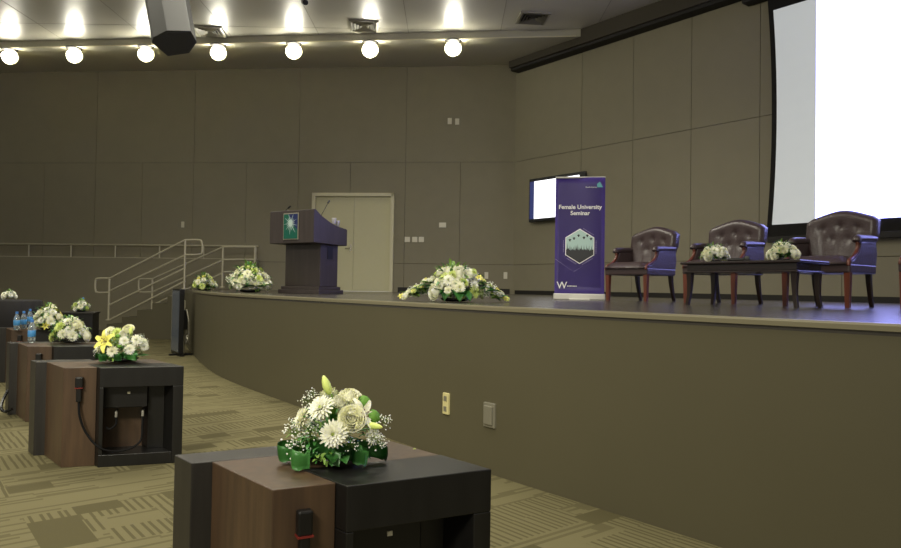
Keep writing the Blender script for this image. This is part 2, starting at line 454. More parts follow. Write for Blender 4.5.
# hanging loudspeaker
sY = 9.0
c_bot = at(173.5, 40, Y=sY)
sp = thing('hanging_loudspeaker', 'large grey box loudspeaker hanging from the ceiling at top left', 'loudspeaker', tuple(c_bot))
S_ = Matrix.Rotation(radians(-15), 4, 'Y') @ Matrix.Rotation(radians(-12), 4, 'X') @ Matrix.Rotation(radians(10), 4, 'Z')
bm = B(); prism(bm, [(-.27, .0), (-.23, -.1), (-.03, -.21), (.25, -.13), (.27, .12), (.12, .34), (-.16, .34)], 0, 1.25, 0, S_)
obj('speaker_cabinet', bm, M_spk, sp, bevel=.008)
bm = B(); prism(bm, [(-.24, .01), (-.21, -.08), (-.03, -.18), (.22, -.11), (.24, .11), (.1, .3), (-.14, .3)], -.006, 0, 0, S_)
obj('speaker_underside', bm, M_spk2, sp)
for sx in (-.12, .12):
    a = S_ @ Vector((sx, .1, 1.2)); obj('hanging_cable', tube(B(), [a, (a.x, a.y, CZ-c_bot.z)], .008), M_black, sp)

# ------------------------------------------------------------------ projection screen on right wall
TS0 = tpix(766.5, CORNER+RN*.16, RD)
bs = CORNER+RD*TS0
scr = thing('projection_screen', 'huge white projection screen with black border on the right wall', 'projection screen', (bs.x, bs.y, 0))
SM = Matrix.Translation(-Vector(scr.location)) @ wallM(CORNER, RD, RN)
zb, zt = 2.40, 6.05; SL = 6.4
def edge_x(z, inset=0):
    q = (z-(zb+zt)/2)/((zt-zb)/2)
    return TS0+.0+inset+.07*(1-q*q)
def scrgrid(x0f, x1f, y, z0, z1, n=14, th=.006):
    bm = B(); rows = []
    for i in range(n+1):
        z = z0+(z1-z0)*i/n; rows.append([SM @ Vector((x0f(z), y, z)), SM @ Vector((x1f(z), y, z))])
    loftgrid(bm, rows)
    bmesh.ops.solidify(bm, geom=bm.faces[:], thickness=th); return bm
endx = TS0+SL
obj('screen_border', scrgrid(lambda z: edge_x(z), lambda z: endx+.1, .15, zb-.22, zt+.24), M_dark, scr)
XP = tpix(815, CORNER+RN*.165, RD)
obj('screen_fabric_glow', scrgrid(lambda z: edge_x(z, .09), lambda z: XP, .162, zb, zt), M_scrw, scr)
obj('projected_picture', scrgrid(lambda z: XP, lambda z: endx, .162, zb, zt), M_scr, scr)
obj('screen_housing', box(B(), TS0-.42, endx+.4, .045, .28, zt+.24, zt+.5, 0, SM), M_dark, scr, bevel=.02)
obj('screen_bottom_bar', box(B(), TS0+.02, endx, .10, .19, zb-.30, zb-.20, 0, SM), M_dark, scr, bevel=.01)

# wall TV behind banner
T0, T1 = tpix(528, CORNER+RN*.2, RD), tpix(584, CORNER+RN*.2, RD)
bt = CORNER+RD*T0
tv = thing('wall_television', 'lit white flat television mounted on the right wall behind the purple banner', 'television', (bt.x, bt.y, 0))
TM = Matrix.Translation(-Vector(tv.location)) @ wallM(CORNER, RD, RN)
obj('television_case', box(B(), T0, T1, .14, .2, 2.80, 3.80, 0, TM), M_black, tv, bevel=.01)
obj('television_picture', box(B(), T0+.17, T1-.16, .2, .206, 2.87, 3.73, 0, TM), M_tvs, tv)
obj('television_dark_margin', box(B(), T0+.03, T0+.17, .2, .205, 2.87, 3.73, 0, TM), M_tvb, tv)
obj('wall_bracket', box(B(), T0+.5, T1-.5, .045, .14, 3.1, 3.5, 0, TM), M_black, tv)

# ------------------------------------------------------------------ wall plates
def plate(px, py, wd, ht, lab, m=M_plate, kind='switch', grp=None):
    t = tpix(px); p = at(px, py, Y=(CORNER+BD*t).y-.05); z = p.z
    o = thing('wall_plate', lab, 'wall plate', tuple(CORNER+BD*t+BN*.04+Vector((0, 0, z))), atan2(BD.y, BD.x)+pi, grp)
    obj('cover', box(B(), -wd/2, wd/2, -.014, 0, -ht/2, ht/2), m, o, bevel=.004)
    obj(kind, box(B(), -wd*.22, wd*.22, -.02, -.014, -ht*.28, ht*.28), m if m is M_plate else M_plate, o)
plate(447.5, 121, .10, .15, 'left one of the two small plates high on the back wall', M_plate)
plate(455, 121.5, .10, .15, 'right one of the two small plates high on the back wall', M_plate)
plate(182.5, 224.5, .08, .15, 'small white switch plate on the wall above the stair rail', M_plate)
plate(442, 225, .17, .12, 'small white wall plate above the three plates right of the doors', M_plate)
for i, px in enumerate((407, 414.5, 421)):
    plate(px, 239.5, .13, .13, ['small wall plate nearest the doors in the row of three', 'middle small wall plate in the row of three right of the doors', 'small wall plate farthest from the doors in the row of three'][i], M_plate, grp='three plates right of the doors')
plate(486.5, 275.5, .09, .16, 'low socket plate on the back wall, just right of the long bouquet', M_plate, 'socket')
plate(505.5, 275.5, .09, .16, 'low socket plate on the back wall, second right of the long bouquet', M_plate, 'socket')

def front_plate(px, py, wd, ht, lab, m, socket):
    # on the stage front
    k = (px-450.5)/FPX
    for a, b in zip(front, front[1:]):
        if (a.x-k*a.y)*(b.x-k*b.y) <= 0:
            s = (a.x-k*a.y)/((a.x-k*a.y)-(b.x-k*b.y)); p = a+(b-a)*s; d = (a-b).normalized(); break
    z = at(px, py, Y=p.y).z
    n = Vector((d.y, -d.x, 0))
    o = thing('stage_socket', lab, 'wall plate', (p.x, p.y, z), atan2(d.y, d.x))
    obj('cover', box(B(), -wd/2, wd/2, -.016, .004, -ht/2, ht/2), m, o, bevel=.004)
    if socket:
        for s in (-1, 1): obj('socket', box(B(), -wd*.25, wd*.25, -.019, -.016, s*ht*.24-.018, s*ht*.24+.018), M_plate if m is M_silver else M_silver, o)
    else: obj('socket', box(B(), -wd*.36, wd*.36, -.03, -.016, -ht*.38, ht*.38), M_silver, o, bevel=.004)
front_plate(449, 403.5, .07, .155, 'tall beige socket plate on the stage front', M_plate2, True)
front_plate(492.5, 415, .115, .165, 'grey metal socket plate on the stage front, right of the beige one', M_silver, False)

# ------------------------------------------------------------------ rails
def rail_thing(label, Yd, posts, lines, loops, base):
    o = thing('stair_handrail', label, 'handrail', (base.x, base.y, base.z))
    off = Vector(o.location)
    for (px, y0, y1) in posts:
        a = at(px, y0, Y=Yd)-off; b = at(px, y1, Y=Yd)-off; b.x = a.x
        ps = obj('post', tube(B(), [b, a], .024, 10), M_steel, o, smooth=False)
        obj('foot_flange', lathe(B(), [(.06, b.z), (.06, b.z+.02), (.03, b.z+.03)], 12, 0, Matrix.Translation((b.x, b.y, 0))), M_steel, ps)
    for pts in lines:
        obj('rail', tube(B(), [at(x, y, Y=Yd)-off for x, y in pts], .022, 10), M_steel, o)
    for pts in loops:
        obj('rail_end_loop', tube(B(), smoothpath([at(x, y, Y=Yd)-off for x, y in pts], 4), .022, 10), M_steel, o)
FY = 15.82
b_ = at(109, 322, Y=FY)
rail_thing('nearer steel handrail of the stage steps with looped ends', FY,
    [(109.5, 279, 320.3), (185.3, 240, 289.2)],
    [[(109.5, 278.5), (185.3, 240)], [(109.5, 291), (185.3, 255)], [(109.5, 305), (185.3, 268)], [(109.5, 320), (185.3, 281)]],
    [[(109.5, 278.5), (98, 278.5), (95.5, 281), (95.5, 290), (98, 292.5), (109.5, 292.5)], [(185.3, 240), (199, 240), (202, 243), (202, 252), (199, 254.5), (185.3, 254.5)]], b_)
BY = 16.8
rail_thing('farther steel handrail beyond the stage steps, joining the stage end rail', BY,
    [(152.5, 279, 312.5), (223, 247, 287.6), (255, 247, 288.5)],
    [[(152.5, 279), (223, 247)], [(152.5, 292), (223, 260)], [(152.5, 305), (223, 273)], [(223, 247), (255, 247)], [(223, 259.5), (255, 259.5)], [(223, 272), (255, 272)]],
    [[(152.5, 279), (141, 279), (139, 281), (139, 290), (141, 292), (152.5, 292)]], at(152, 310, Y=BY))
# low rail on the wall ledge
a0 = CORNER+BD*TL+BN*.1; a1 = CORNER+BD*(tsb[-1])+BN*.1
lr = thing('ledge_rail', 'long low steel rail on the ledge of the back wall at left', 'handrail', (a0.x, a0.y, 1.88))
dvec = a1-a0
RZ = .33
obj('rail', tube(B(), [(0, 0, RZ), (dvec.x, dvec.y, RZ)], .024, 10), M_steel, lr)
obj('ledge_cap', prism(B(), [(0, -.06), (0, .02), (dvec.x, dvec.y+.02), (dvec.x, dvec.y-.06)], .001, .015), M_steel, lr)
for px in (-11, 31, 73, 117, 161, 205, 257):
    t = tpix(px)-TL
    q = BD*t
    obj('post', tube(B(), [(q.x, q.y, .015), (q.x, q.y, RZ)], .018, 8), M_steel, lr)

# ------------------------------------------------------------------ flower part meshes
rnd = random.Random(5)
def mesh_of(bm, m, name):
    me = bpy.data.meshes.new(name); bm.to_mesh(me); bm.free()
    for x in (m if isinstance(m, (list, tuple)) else [m]): me.materials.append(x)
    for p in me.polygons: p.use_smooth = True
    return me
def petal(bm, M, L, w, cup=.3, curl=.2, mi=0, nseg=4):
    rows = []
    for i in range(nseg+1):
        t = i/nseg; ww = w*sin(pi*min(1, .12+t*.80))**.7; y = L*t; z = L*(cup*t*t-curl*t**4)
        rows.append([M @ Vector((-ww, y, z+ww*.35)), M @ Vector((0, y, z)), M @ Vector((ww, y, z+ww*.35))])
    loftgrid(bm, rows, mi)
def mum_mesh(m, name, seed=1):               # unit radius, facing +z
    r = random.Random(seed); bm = B()
    for ring, (n, tilt, L) in enumerate(((18, 8, 1.0), (18, 24, .95), (15, 42, .82), (12, 60, .62), (8, 76, .42))):
        for k in range(n):
            a = 2*pi*(k+.5*(ring % 2))/n+r.uniform(-.08, .08)
            M = Matrix.Rotation(a, 4, 'Z') @ Matrix.Rotation(radians(tilt+r.uniform(-6, 6)), 4, 'X')
            petal(bm, M, L*r.uniform(.9, 1.05), .105, .25, .25)
    ball(bm, (0, 0, .12), .2, 1, 1, .6, 1)
    for f in bm.faces[-80:]: f.material_index = 1
    return mesh_of(bm, [m, M_petg], name)
def rose_mesh(m, name, seed=1):
    r = random.Random(seed); bm = B()
    for ring, (n, R, h, open_) in enumerate(((6, .95, .80, .55), (6, .86, 1.0, .25), (5, .72, 1.15, .05), (5, .56, 1.25, -.15), (4, .40, 1.32, -.3), (3, .24, 1.36, -.3), (3, .1, 1.36, -.1))):
        for k in range(n):
            a0 = 2*pi*k/n+ring*.7+r.uniform(-.1, .1); wa = 2*pi/n*.68
            rows = []
            for i in range(6):
                t = i/5; rr = R*(.35+.65*sin(min(1, t*1.15)*pi/2)) + open_*.35*t**4; z = -.5+h*t
                rows.append([Vector((rr*cos(a0+wa*s)*(1+.03*abs(s)), rr*sin(a0+wa*s), z-.16*s*s*t+.05*sin(s*7+k)*t**3)) for s in (-1, -.6, -.2, .2, .6, 1)])
            loftgrid(bm, rows)
    return mesh_of(bm, m, name)
def lily_mesh(m, name, seed=1):
    bm = B(); r = random.Random(seed)
    for k in range(6):
        M = Matrix.Rotation(k*pi/3, 4, 'Z') @ Matrix.Rotation(radians(38 if k % 2 else 30), 4, 'X')
        petal(bm, M, 1.0, .2 if k % 2 else .25, .25, .55, 0, 7)
    for k in range(5):
        a = k*2*pi/5; tube(bm, [(0, 0, 0), (.12*cos(a), .12*sin(a), .35), (.2*cos(a), .2*sin(a), .55)], .014, 5, 1)
        tube(bm, [(.16*cos(a), .16*sin(a), .55), (.25*cos(a), .25*sin(a), .57)], .035, 5, 1)
    return mesh_of(bm, [m, M_stamen], name)
def bud_mesh(m, name):
    bm = B(); lathe(bm, [(.03, 0), (.13, .08), (.2, .3), (.21, .5), (.16, .75), (.07, .95), (.01, 1.0)], 12)
    for v in bm.verts:
        a = atan2(v.co.y, v.co.x); k = 1+.10*cos(3*a); v.co.x *= k; v.co.y *= k
    return mesh_of(bm, m, name)
def gyp_mesh(name, seed, n=60):
    bm = B(); r = random.Random(seed)
    for i in range(n):
        a = r.uniform(0, 2*pi); e = r.uniform(-.4, 1.2); R = r.uniform(.45, 1)
        p = Vector((R*cos(a)*cos(e), R*sin(a)*cos(e), R*sin(e)))
        ball(bm, p, r.uniform(.045, .085), 1, 1, 1, 1)
        nf = len(bm.faces); tube(bm, [p*.1, p*.6+Vector((0, 0, .05)), p], .008, 3, 1)
    return mesh_of(bm, [M_petw, M_leafl], name)
def leaf_mesh(m, name, L=1, w=.25, droop=.5):
    bm = B(); rows = []
    for i in range(9):
        t = i/8; ww = w*sin(pi*(.04+.96*t)**.8)+.004; y = L*t; z = .25*t*L-droop*t*t*L
        rows.append([Vector((-ww, y, z+ww*.3)), Vector((-ww*.5, y, z+ww*.1)), Vector((0, y, z)), Vector((ww*.5, y, z+ww*.1)), Vector((ww, y, z+ww*.3))])
    loftgrid(bm, rows)
    bmesh.ops.solidify(bm, geom=bm.faces[:], thickness=.006)
    return mesh_of(bm, m, name)
def rolled_mesh(name):                      # broad leaf bent into a loop, unit radius, unit height
    bm = B(); rows = []
    for i in range(23):
        t = i/22; a = -pi*.2+t*pi*1.55
        R = 1-.35*t; rows.append([Vector((R*cos(a)*1.25, R*sin(a), (zz)*(1.0 if 2 < i < 20 else .8)+.12*sin(a))) for zz in (-.5, -.25, 0, .25, .5)])
    for r_ in rows:
        for j, v in enumerate(r_): v.x *= 1+.06*(1-((j-2)/2)**2); v.y *= 1+.06*(1-((j-2)/2)**2)
    loftgrid(bm, rows)
    bmesh.ops.solidify(bm, geom=bm.faces[:], thickness=.02)
    return mesh_of(bm, M_leaf, name)
def foliage_mesh(name, seed, n=130):
    bm = B(); r = random.Random(seed)
    for i in range(n):
        a = r.uniform(0, 2*pi); e = r.uniform(-.1, 1.45); R = r.uniform(.55, .97)
        M = Matrix.Translation((R*cos(a)*cos(e), R*sin(a)*cos(e), R*sin(e))) @ Matrix.Rotation(a-pi/2+r.uniform(-.7, .7), 4, 'Z') @ Matrix.Rotation(e*.7+r.uniform(-.5, .5), 4, 'X')
        petal(bm, M, r.uniform(.18, .32), r.uniform(.035, .07), .1, .4, 0 if r.random() < .6 else 1, 3)
    return mesh_of(bm, [M_leaf, M_leafl], name)
def button_mesh(name):
    bm = B(); ball(bm, (0, 0, 0), 1, 1, 1, .7, 3)
    r = random.Random(3)
    for v in bm.verts: v.co *= r.uniform(.9, 1.06)
    return mesh_of(bm, M_btn, name)
def bowl_mesh(name):
    bm = B(); lathe(bm, [(.5, 0), (.8, .06), (.98, .22), (.92, .24), (.7, .12), (.01, .1)], 24); return mesh_of(bm, M_tray, name)
ME = dict(mum=mum_mesh(M_petw, 'chrysanthemum'), mumc=mum_mesh(M_petc, 'chrysanthemum', 2), mumg=mum_mesh(M_petg, 'chrysanthemum', 3),
          rose=rose_mesh(M_petc, 'rose'), rosew=rose_mesh(M_petw, 'rose', 2), lily=lily_mesh(M_petc, 'lily'), lilyy=lily_mesh(M_pety, 'lily', 2), bud=bud_mesh(M_petg, 'lily_bud'),
          gyp=gyp_mesh('gypsophila', 1), gyp2=gyp_mesh('gypsophila', 2, 36), leaf=leaf_mesh(M_leaf, 'leaf'), leafl=leaf_mesh(M_leafl, 'leaf', 1, .2, .3),
          roll=rolled_mesh('rolled_leaf'), fol=foliage_mesh('foliage', 4), fol2=foliage_mesh('foliage', 9, 90), btn=button_mesh('button_flower'), bowl=bowl_mesh('bowl'))
NAME = dict(mum='chrysanthemum', mumc='chrysanthemum', mumg='chrysanthemum', rose='rose', rosew='rose', lily='lily', lilyy='lily', bud='lily_bud', gyp='gypsophila', gyp2='gypsophila',
            leaf='leaf', leafl='leaf', roll='rolled_leaf', fol='foliage', fol2='foliage', btn='button_flower', bowl='bowl')
def put(key, parent, loc, s, direc=(0, 0, 1), spin=0, sc=None, up=None):
    o = bpy.data.objects.new(NAME[key], ME[key]); COL.objects.link(o); o.parent = parent
    q = Vector(direc).to_track_quat('Z', 'Y')
    S = Matrix.Diagonal((*(sc or (1, 1, 1)), 1))
    o.matrix_local = Matrix.Translation(loc) @ q.to_matrix().to_4x4() @ Matrix.Rotation(spin, 4, 'Z') @ Matrix.Scale(s, 4) @ S
    if key in ('gyp', 'gyp2', 'fol', 'fol2'): o['kind'] = 'stuff'
    return o
def putleaf(key, parent, loc, s, az, el=0, sc=None, roll=0):
    o = bpy.data.objects.new(NAME[key], ME[key]); COL.objects.link(o); o.parent = parent
    S = Matrix.Diagonal((*(sc or (1, 1, 1)), 1))
    o.matrix_local = Matrix.Translation(loc) @ Matrix.Rotation(az-pi/2, 4, 'Z') @ Matrix.Rotation(el, 4, 'X') @ Matrix.Rotation(roll, 4, 'Y') @ Matrix.Scale(s, 4) @ S
    return o

def bouquet(loc, R, H, seed, label, mix=('mum', 'mumc', 'rose', 'mumg'), n=20, fs=.3, group=None, rx=1.0, bowl=True, skirt=10, rotz=0, gy=3):
    r = random.Random(seed)
    b = thing('flower_arrangement', label, 'flowers', loc, rotz, group)
    if bowl: put('bowl', b, (0, 0, 0), R*.5, sc=(rx, 1, 1))
    z0 = H*.12
    put('fol', b, (0, 0, z0+.02), 1, sc=(R*rx*.88, R*.88, H*.78))
    put('fol2', b, (0, 0, z0+.02), 1, spin=1, sc=(R*rx*.8, R*.8, H*.68))
    pts = []; ga = 2.39996
    for i in range(n):
        u = (i+.5)/n; e = math.asin(1-u*.93); a = i*ga+r.uniform(-.2, .2)
        pts.append((a, e))
    for i, (a, e) in enumerate(pts):
        rr = r.uniform(.86, 1.0); d = Vector((cos(a)*cos(e)*rx, sin(a)*cos(e), sin(e)))
        p = Vector((R*.85*rr*d.x, R*.85*rr*d.y, z0+(H-z0)*.84*rr*d.z))
        k = r.choice(mix); s = R*fs*r.uniform(.8, 1.15)
        put(k, b, p, s, (d.x/R, d.y/R, d.z/H+.25/H*0), r.uniform(0, 6))
    for i in range(skirt):
        a = 2*pi*i/max(1, skirt)+r.uniform(-.25, .25)
        putleaf('leaf', b, (cos(a)*R*.4*rx, sin(a)*R*.4, max(.03, H*.16)), R*r.uniform(.65, .9), a, r.uniform(.1, .4), sc=(1.1, 1, .15))
    for i in range(gy):
        a = r.uniform(0, 6.28); put('gyp2', b, (cos(a)*R*.72*rx, sin(a)*R*.72, H*r.uniform(.3, .6)), R*.33)
    return b

# ------------------------------------------------------------------ desks
VX, VY = cos(radians(105)), sin(radians(105))
def ab(a, b): return (a+b*VX, b*VY)
def quad(a0, a1, b0, b1): return [ab(a0, b0), ab(a1, b0), ab(a1, b1), ab(a0, b1)]
TOPZ = .70
DTOP = .67
def cable_mesh(pts, r=.006): return tube(B(), smoothpath(pts, 6), r, 6)
def make_desk(loc, ang, label, WA=.635):
    d = thing('side_desk', label, 'table', (loc[0], loc[1], 0), radians(ang), 'low desks standing in a line along the stage')
    bm = B()
    poly = [ab(0, 0), ab(.176, 0), ab(.176, .182), ab(WA, .182), ab(WA, .47), ab(.28, .47), ab(.28, .39), ab(0, .39)]
    obj('wood_body', prism(bm, poly, 0, TOPZ), M_brown, d, bevel=.003)
    bm = prism(B(), quad(-.06, .279, .391, .53), 0, TOPZ+.001)
    obj('side_slab', bm, M_slab, d, bevel=.003)
    # black cabinet: top beam, right post, bottom beam, left cheek
    bm = B(); A0 = .177; BF = -.055; BB = .181
    prism(bm, quad(A0, WA, BF, BB), .562, TOPZ+.002)
    prism(bm, quad(WA-.058, WA, BF, BB), .0, .5615)
    prism(bm, quad(A0, WA-.0585, BF, BB), .0, .085)
    prism(bm, quad(A0, A0+.022, BF, BB), .0855, .5615)
    obj('black_cabinet', bm, M_blackw, d, bevel=.003)
    obj('inner_divider', prism(B(), quad(WA-.15, WA-.06, .08, .178), .087, .56), M_black, d)
    sb = obj('socket_box', prism(B(), quad(A0+.03, WA-.17, .03, .165), .40, .56), M_black, d, bevel=.006)
    x, y = ab(.36, .03); obj('indicator', box(B(), x-.008, x+.008, y-.004, y, .50, .515), M_plate, sb)
    for a in (.285, .43):
        x, y = ab(a, .0); obj('plug', tube(B(), [(x, y+.04, .385), (x, y, .375), (x, y-.005, .34)], .009, 8), M_chrome, sb)
    x, y = ab(.08, -.016)
    h = obj('microphone_handset', box(box(B(), x-.021, x+.021, y-.016, y+.016, .56, .635), x-.015, x+.015, y-.014, y+.014, .46, .56), M_black, d, bevel=.006)
    obj('holder_ring', box(B(), x-.022, x+.022, y-.018, y+.015, .556, .562), M_red, h)
    p = [(x, y, .47), (x+.01, y-.02, .36), (x+.05, y-.03, .24), (x+.13, y-.06, .14), (x+.24, y-.04, .11)]
    q = ab(.43, 0)
    p += [(q[0]-.01, q[1]-.03, .16), (q[0], q[1]-.01, .28), (q[0], q[1]-.005, .345)]
    obj('cable', cable_mesh(p, .007), M_cable, d)
    p2 = ab(.285, 0); obj('cable', cable_mesh([(p2[0], p2[1]-.005, .345), (p2[0], p2[1]-.01, .29), (p2[0]-.03, p2[1]-.02, .26), (p2[0]-.05, p2[1]-.02, .275)], .007), M_cable, d)
    return d
desk1 = make_desk((-.494, 1.994), 27, 'large low desk closest to the viewer with walnut and black blocks')
desk1.scale = (1.055, 1.055, DTOP/TOPZ)
VX, VY = cos(radians(114)), sin(radians(114))
specs = [((-2.60, 4.735), 18.5, 1.16, 'second low desk from the viewer, its black cubby showing looped cables'),
         ((-3.76, 6.25), 17, 1.12, 'low desk bearing one water bottle and a round bouquet, third from the viewer'),
         ((-5.20, 8.32), 15, 1.12, 'low desk bearing the cluster of three water bottles')]
wide = None
for l, a, k, lab in specs:
    if wide is None: q = wide = make_desk(l, a, lab)
    else: q = dup(wide, (l[0], l[1], 0), radians(a), lab, 'low desks standing in a line along the stage')
    q.scale = (k, k, DTOP/TOPZ)
TOPZ = DTOP+.002

# ---------------------------------------------------------------- near bouquet, hand placed
def near_bouquet():
    base = at(332, 461, z=TOPZ+.002)
    b = thing('flower_arrangement', 'biggest bouquet: white chrysanthemums, cream roses and lily bud on the nearest desk', 'flowers', (base.x, base.y, TOPZ+.003)); b.scale = (1.0,)*3
    s = 1/308.0
    def P(px, py, y=0): return Vector(((px-332)*s, y, (461-py)*s))
    put('bowl', b, (0, 0, 0), .085)
    put('fol', b, (0, 0, .03), 1, sc=(.125, .11, .15)); put('fol2', b, (0, 0, .02), 1, spin=2, sc=(.12, .11, .13))
    put('fol2', b, (-.03, -.02, .02), 1, spin=.7, sc=(.11, .10, .11))
    o = put('bud', b, P(329, 394, -.01), .068, (-.35, -.05, 1), sc=(1.0, 1.0, 1))
    tb = obj('stem', tube(B(), [(0, 0, .08), P(331, 393, -.01)], .003, 6), M_leafl, b)
    put('mum', b, P(324, 406, -.06), .048, (-.35, -.85, .75), 1)
    put('mum', b, P(339, 427, -.115), .048, (.02, -1, .25), .4)
    put('mumc', b, P(305, 417, -.04), .042, (-.9, -.5, .45), 2)
    put('rose', b, P(350, 396, -.02), .034, (.15, -.35, 1), 1)
    put('rose', b, P(355, 414, -.08), .040, (.1, -.95, .45), 2.2)
    put('rosew', b, P(341, 400, -.03), .026, (-.2, -.6, .8), 2.2)
    put('lily', b, P(361, 413, -.05), .060, (.55, -.55, .35), .3)
    put('bud', b, P(369, 420, -.06), .055, (1, -.3, -.12), sc=(.9, .9, 1))
    put('btn', b, P(364, 400, -.02), .023, (.3, -.7, .8)); put('btn', b, P(374, 414, -.03), .024, (.6, -.7, .6))
    put('btn', b, P(358, 402, .04), .022, (.3, .4, .8))
    put('mum', b, P(374, 433, -.05), .030, (.6, -.8, .25), 1); put('mum', b, P(312, 428, .05), .04, (-.6, .8, .35), 1)
    put('rose', b, P(345, 415, .08), .04, (0, .9, .5)); put('mum', b, P(362, 425, .07), .04, (.6, .8, .5)); put('mumc', b, P(325, 400, .06), .04, (-.3, .8, .7))
    for (x, y, yy, r_) in ((295, 434, -.03, .05), (306, 402, 0, .035), (384, 420, -.03, .035), (376, 436, -.07, .04), (354, 440, -.09, .035), (300, 445, -.07, .045), (315, 428, -.08, .035), (342, 405, 0, .04), (382, 440, -.02, .03), (310, 395, .01, .025), (290, 425, 0, .03)):
        put('gyp2' if r_ < .04 else 'gyp', b, P(x, y, yy), r_, (r_*5, -.3, 1), x)
    put('roll', b, P(314, 453, -.085), .060, (0, 0, 1), 4.2, sc=(1.25, .75, 1.0))
    put('roll', b, P(290, 450, -.03), .042, (-.12, 0, 1), 2.6, sc=(.9, .9, 1.25))
    put('roll', b, P(350, 453, -.085), .050, (0.1, 0, 1), 5.0, sc=(1.1, .8, 1.1))
    put('roll', b, P(370, 452, -.05), .054, (.15, 0, 1), 5.6, sc=(1.15, .8, 1.05))
    put('roll', b, P(350, 452, .06), .042, (0, 0, 1), 1.2, sc=(1.2, .8, 1)); put('roll', b, P(310, 452, .06), .042, (0, 0, 1), 2.0, sc=(1.2, .8, 1))
    for a, e in ((3.3, .1), (-.4, .1), (4.9, .15), (-1.1, .1), (2.2, .2), (.8, .2)):
        putleaf('leaf', b, (cos(a)*.06, sin(a)*.06, .03), .085, a, e, sc=(1.3, 1, .8))
near_bouquet()
# tiny fallen blossom on the floor side of desk
pz = at(418, 447.5, z=TOPZ+.01)
o = bpy.data.objects.new('fallen_blossom', ME['mumg']); COL.objects.link(o); o.location = (pz.x-.012, pz.y-.012, TOPZ+.006); o.scale = (.007,)*3
tag(o, 'tiny yellow-green blossom fallen on the back edge of the nearest desk', 'flower')

def on(px, py, z=TOPZ+.004): p = at(px, py, z=z); return (p.x, p.y, z)
def second_bouquet():
    p = on(116.5, 363)
    b = thing('flower_arrangement', 'bouquet with an open yellow lily at its left side, on the second desk', 'flowers', (p[0], p[1]+.1, TOPZ+.003))
    put('bowl', b, (0, 0, 0), .11)
    put('fol', b, (0, 0, .02), 1, sc=(.16, .13, .17)); put('fol2', b, (0, 0, .02), 1, spin=2, sc=(.17, .13, .13))
    F = -1
    for k, x, z, y, r_, dx, dz in (('lilyy', -.075, .15, -.10, .085, -.2, .3), ('mumc', -.02, .085, -.12, .045, .1, .1), ('rose', .045, .235, -.02, .038, .1, .9), ('mumc', -.09, .215, -.02, .048, -.4, .8),
            ('mum', .118, .16, -.05, .045, .5, .5), ('mum', .092, .10, -.10, .042, .4, .2), ('mum', .05, .155, -.09, .040, .2, .4), ('mumg', -.035, .21, -.03, .045, 0, .8), ('mumc', -.145, .11, -.05, .045, -.8, .3), ('rosew', .03, .20, -.05, .035, .1, .7),
            ('rosew', -.14, .16, .0, .035, -.7, .6), ('mum', .15, .11, .0, .035, .9, .3), ('mum', .0, .15, .1, .045, 0, .5), ('mumc', .1, .13, .09, .045, .5, .5), ('mumg', -.1, .13, .09, .045, -.5, .5), ('mum', .0, .09, .13, .045, 0, .2), ('mumc', 0, .2, .05, .045, 0, 1)):
        put(k, b, (x, y, z), r_, (dx, -1 if y < .04 else 1, dz), x*40)
    put('bud', b, (.06, -.03, .19), .07, (.25, -.2, 1)); put('btn', b, (-.01, -.06, .19), .022); put('btn', b, (.02, -.1, .12), .02)
    for x, z, r_ in ((.17, .15, .04), (.02, .12, .035), (-.16, .07, .035), (.15, .19, .03)): put('gyp2', b, (x, -.06, z), r_, (x, -1, 1))
    for x, y, r_, sp_ in ((-.14, -.05, .048, 2.6), (-.06, -.11, .055, 4.2), (.02, -.115, .045, 5.0), (.09, -.06, .05, 5.6), (.0, .1, .05, 1.3)): put('roll', b, (x, y, .045), r_, (0, 0, 1), sp_, sc=(1.2, .8, 1))
    for a in (-.2, .1, -.5): putleaf('leaf', b, (.08, -.03, .04), .13, a, .2, sc=(1.3, 1, .4))
second_bouquet()
p = on(67, 343); bouquet((p[0], p[1]+.05, TOPZ+.004), .175, .25, 12, 'round white and yellow bouquet beside the single water bottle', ('mum', 'mumc', 'mumg', 'rose'), 22, .3, rx=1.05)
p = on(47, 330); bouquet((p[0]+.02, p[1]+.0, TOPZ+.004), .19, .32, 13, 'tall pale yellow bouquet right of the three clustered water bottles', ('mumc', 'mumg', 'rose', 'mum', 'lilyy'), 24, .27)
# ---------------------------------------------------------------- bottles
def bottle(loc, lab, base=[None]):
    g = 'plastic water bottles on the low desks'
    if base[0]: return dup(base[0], loc, 0, lab, g)
    b = thing('water_bottle', lab, 'bottle', loc, 0, g); base[0] = b
    obj('bottle_body', lathe(B(), [(.02, 0), (.032, .006), (.033, .05), (.031, .06), (.033, .07), (.033, .13), (.028, .155), (.014, .185), (.013, .2)], 20), M_bot, b, smooth=True)
    obj('bottle_label', lathe(B(), [(.0335, .055), (.0342, .056), (.0342, .112), (.0335, .113)], 20), M_lab, b, smooth=True)
    obj('bottle_cap', lathe(B(), [(.0155, .19), (.0155, .213), (.013, .216)], 14), M_cap, b)
    return b
bottle(on(31.5, 342.5, TOPZ+.003), 'water bottle standing alone on the third desk, nearest of the bottles')
bottle(on(16.5, 330, TOPZ+.003), 'leftmost of the three water bottles clustered on the far desk')
bottle(on(23.5, 329, TOPZ+.003), 'middle of the three water bottles clustered on the far desk')
bottle(on(29.8, 325.5, TOPZ+.003), 'rearmost of the three clustered water bottles, half behind the pale bouquet')
# drinking glass
gp = on(67.5, 325, TOPZ+.003)

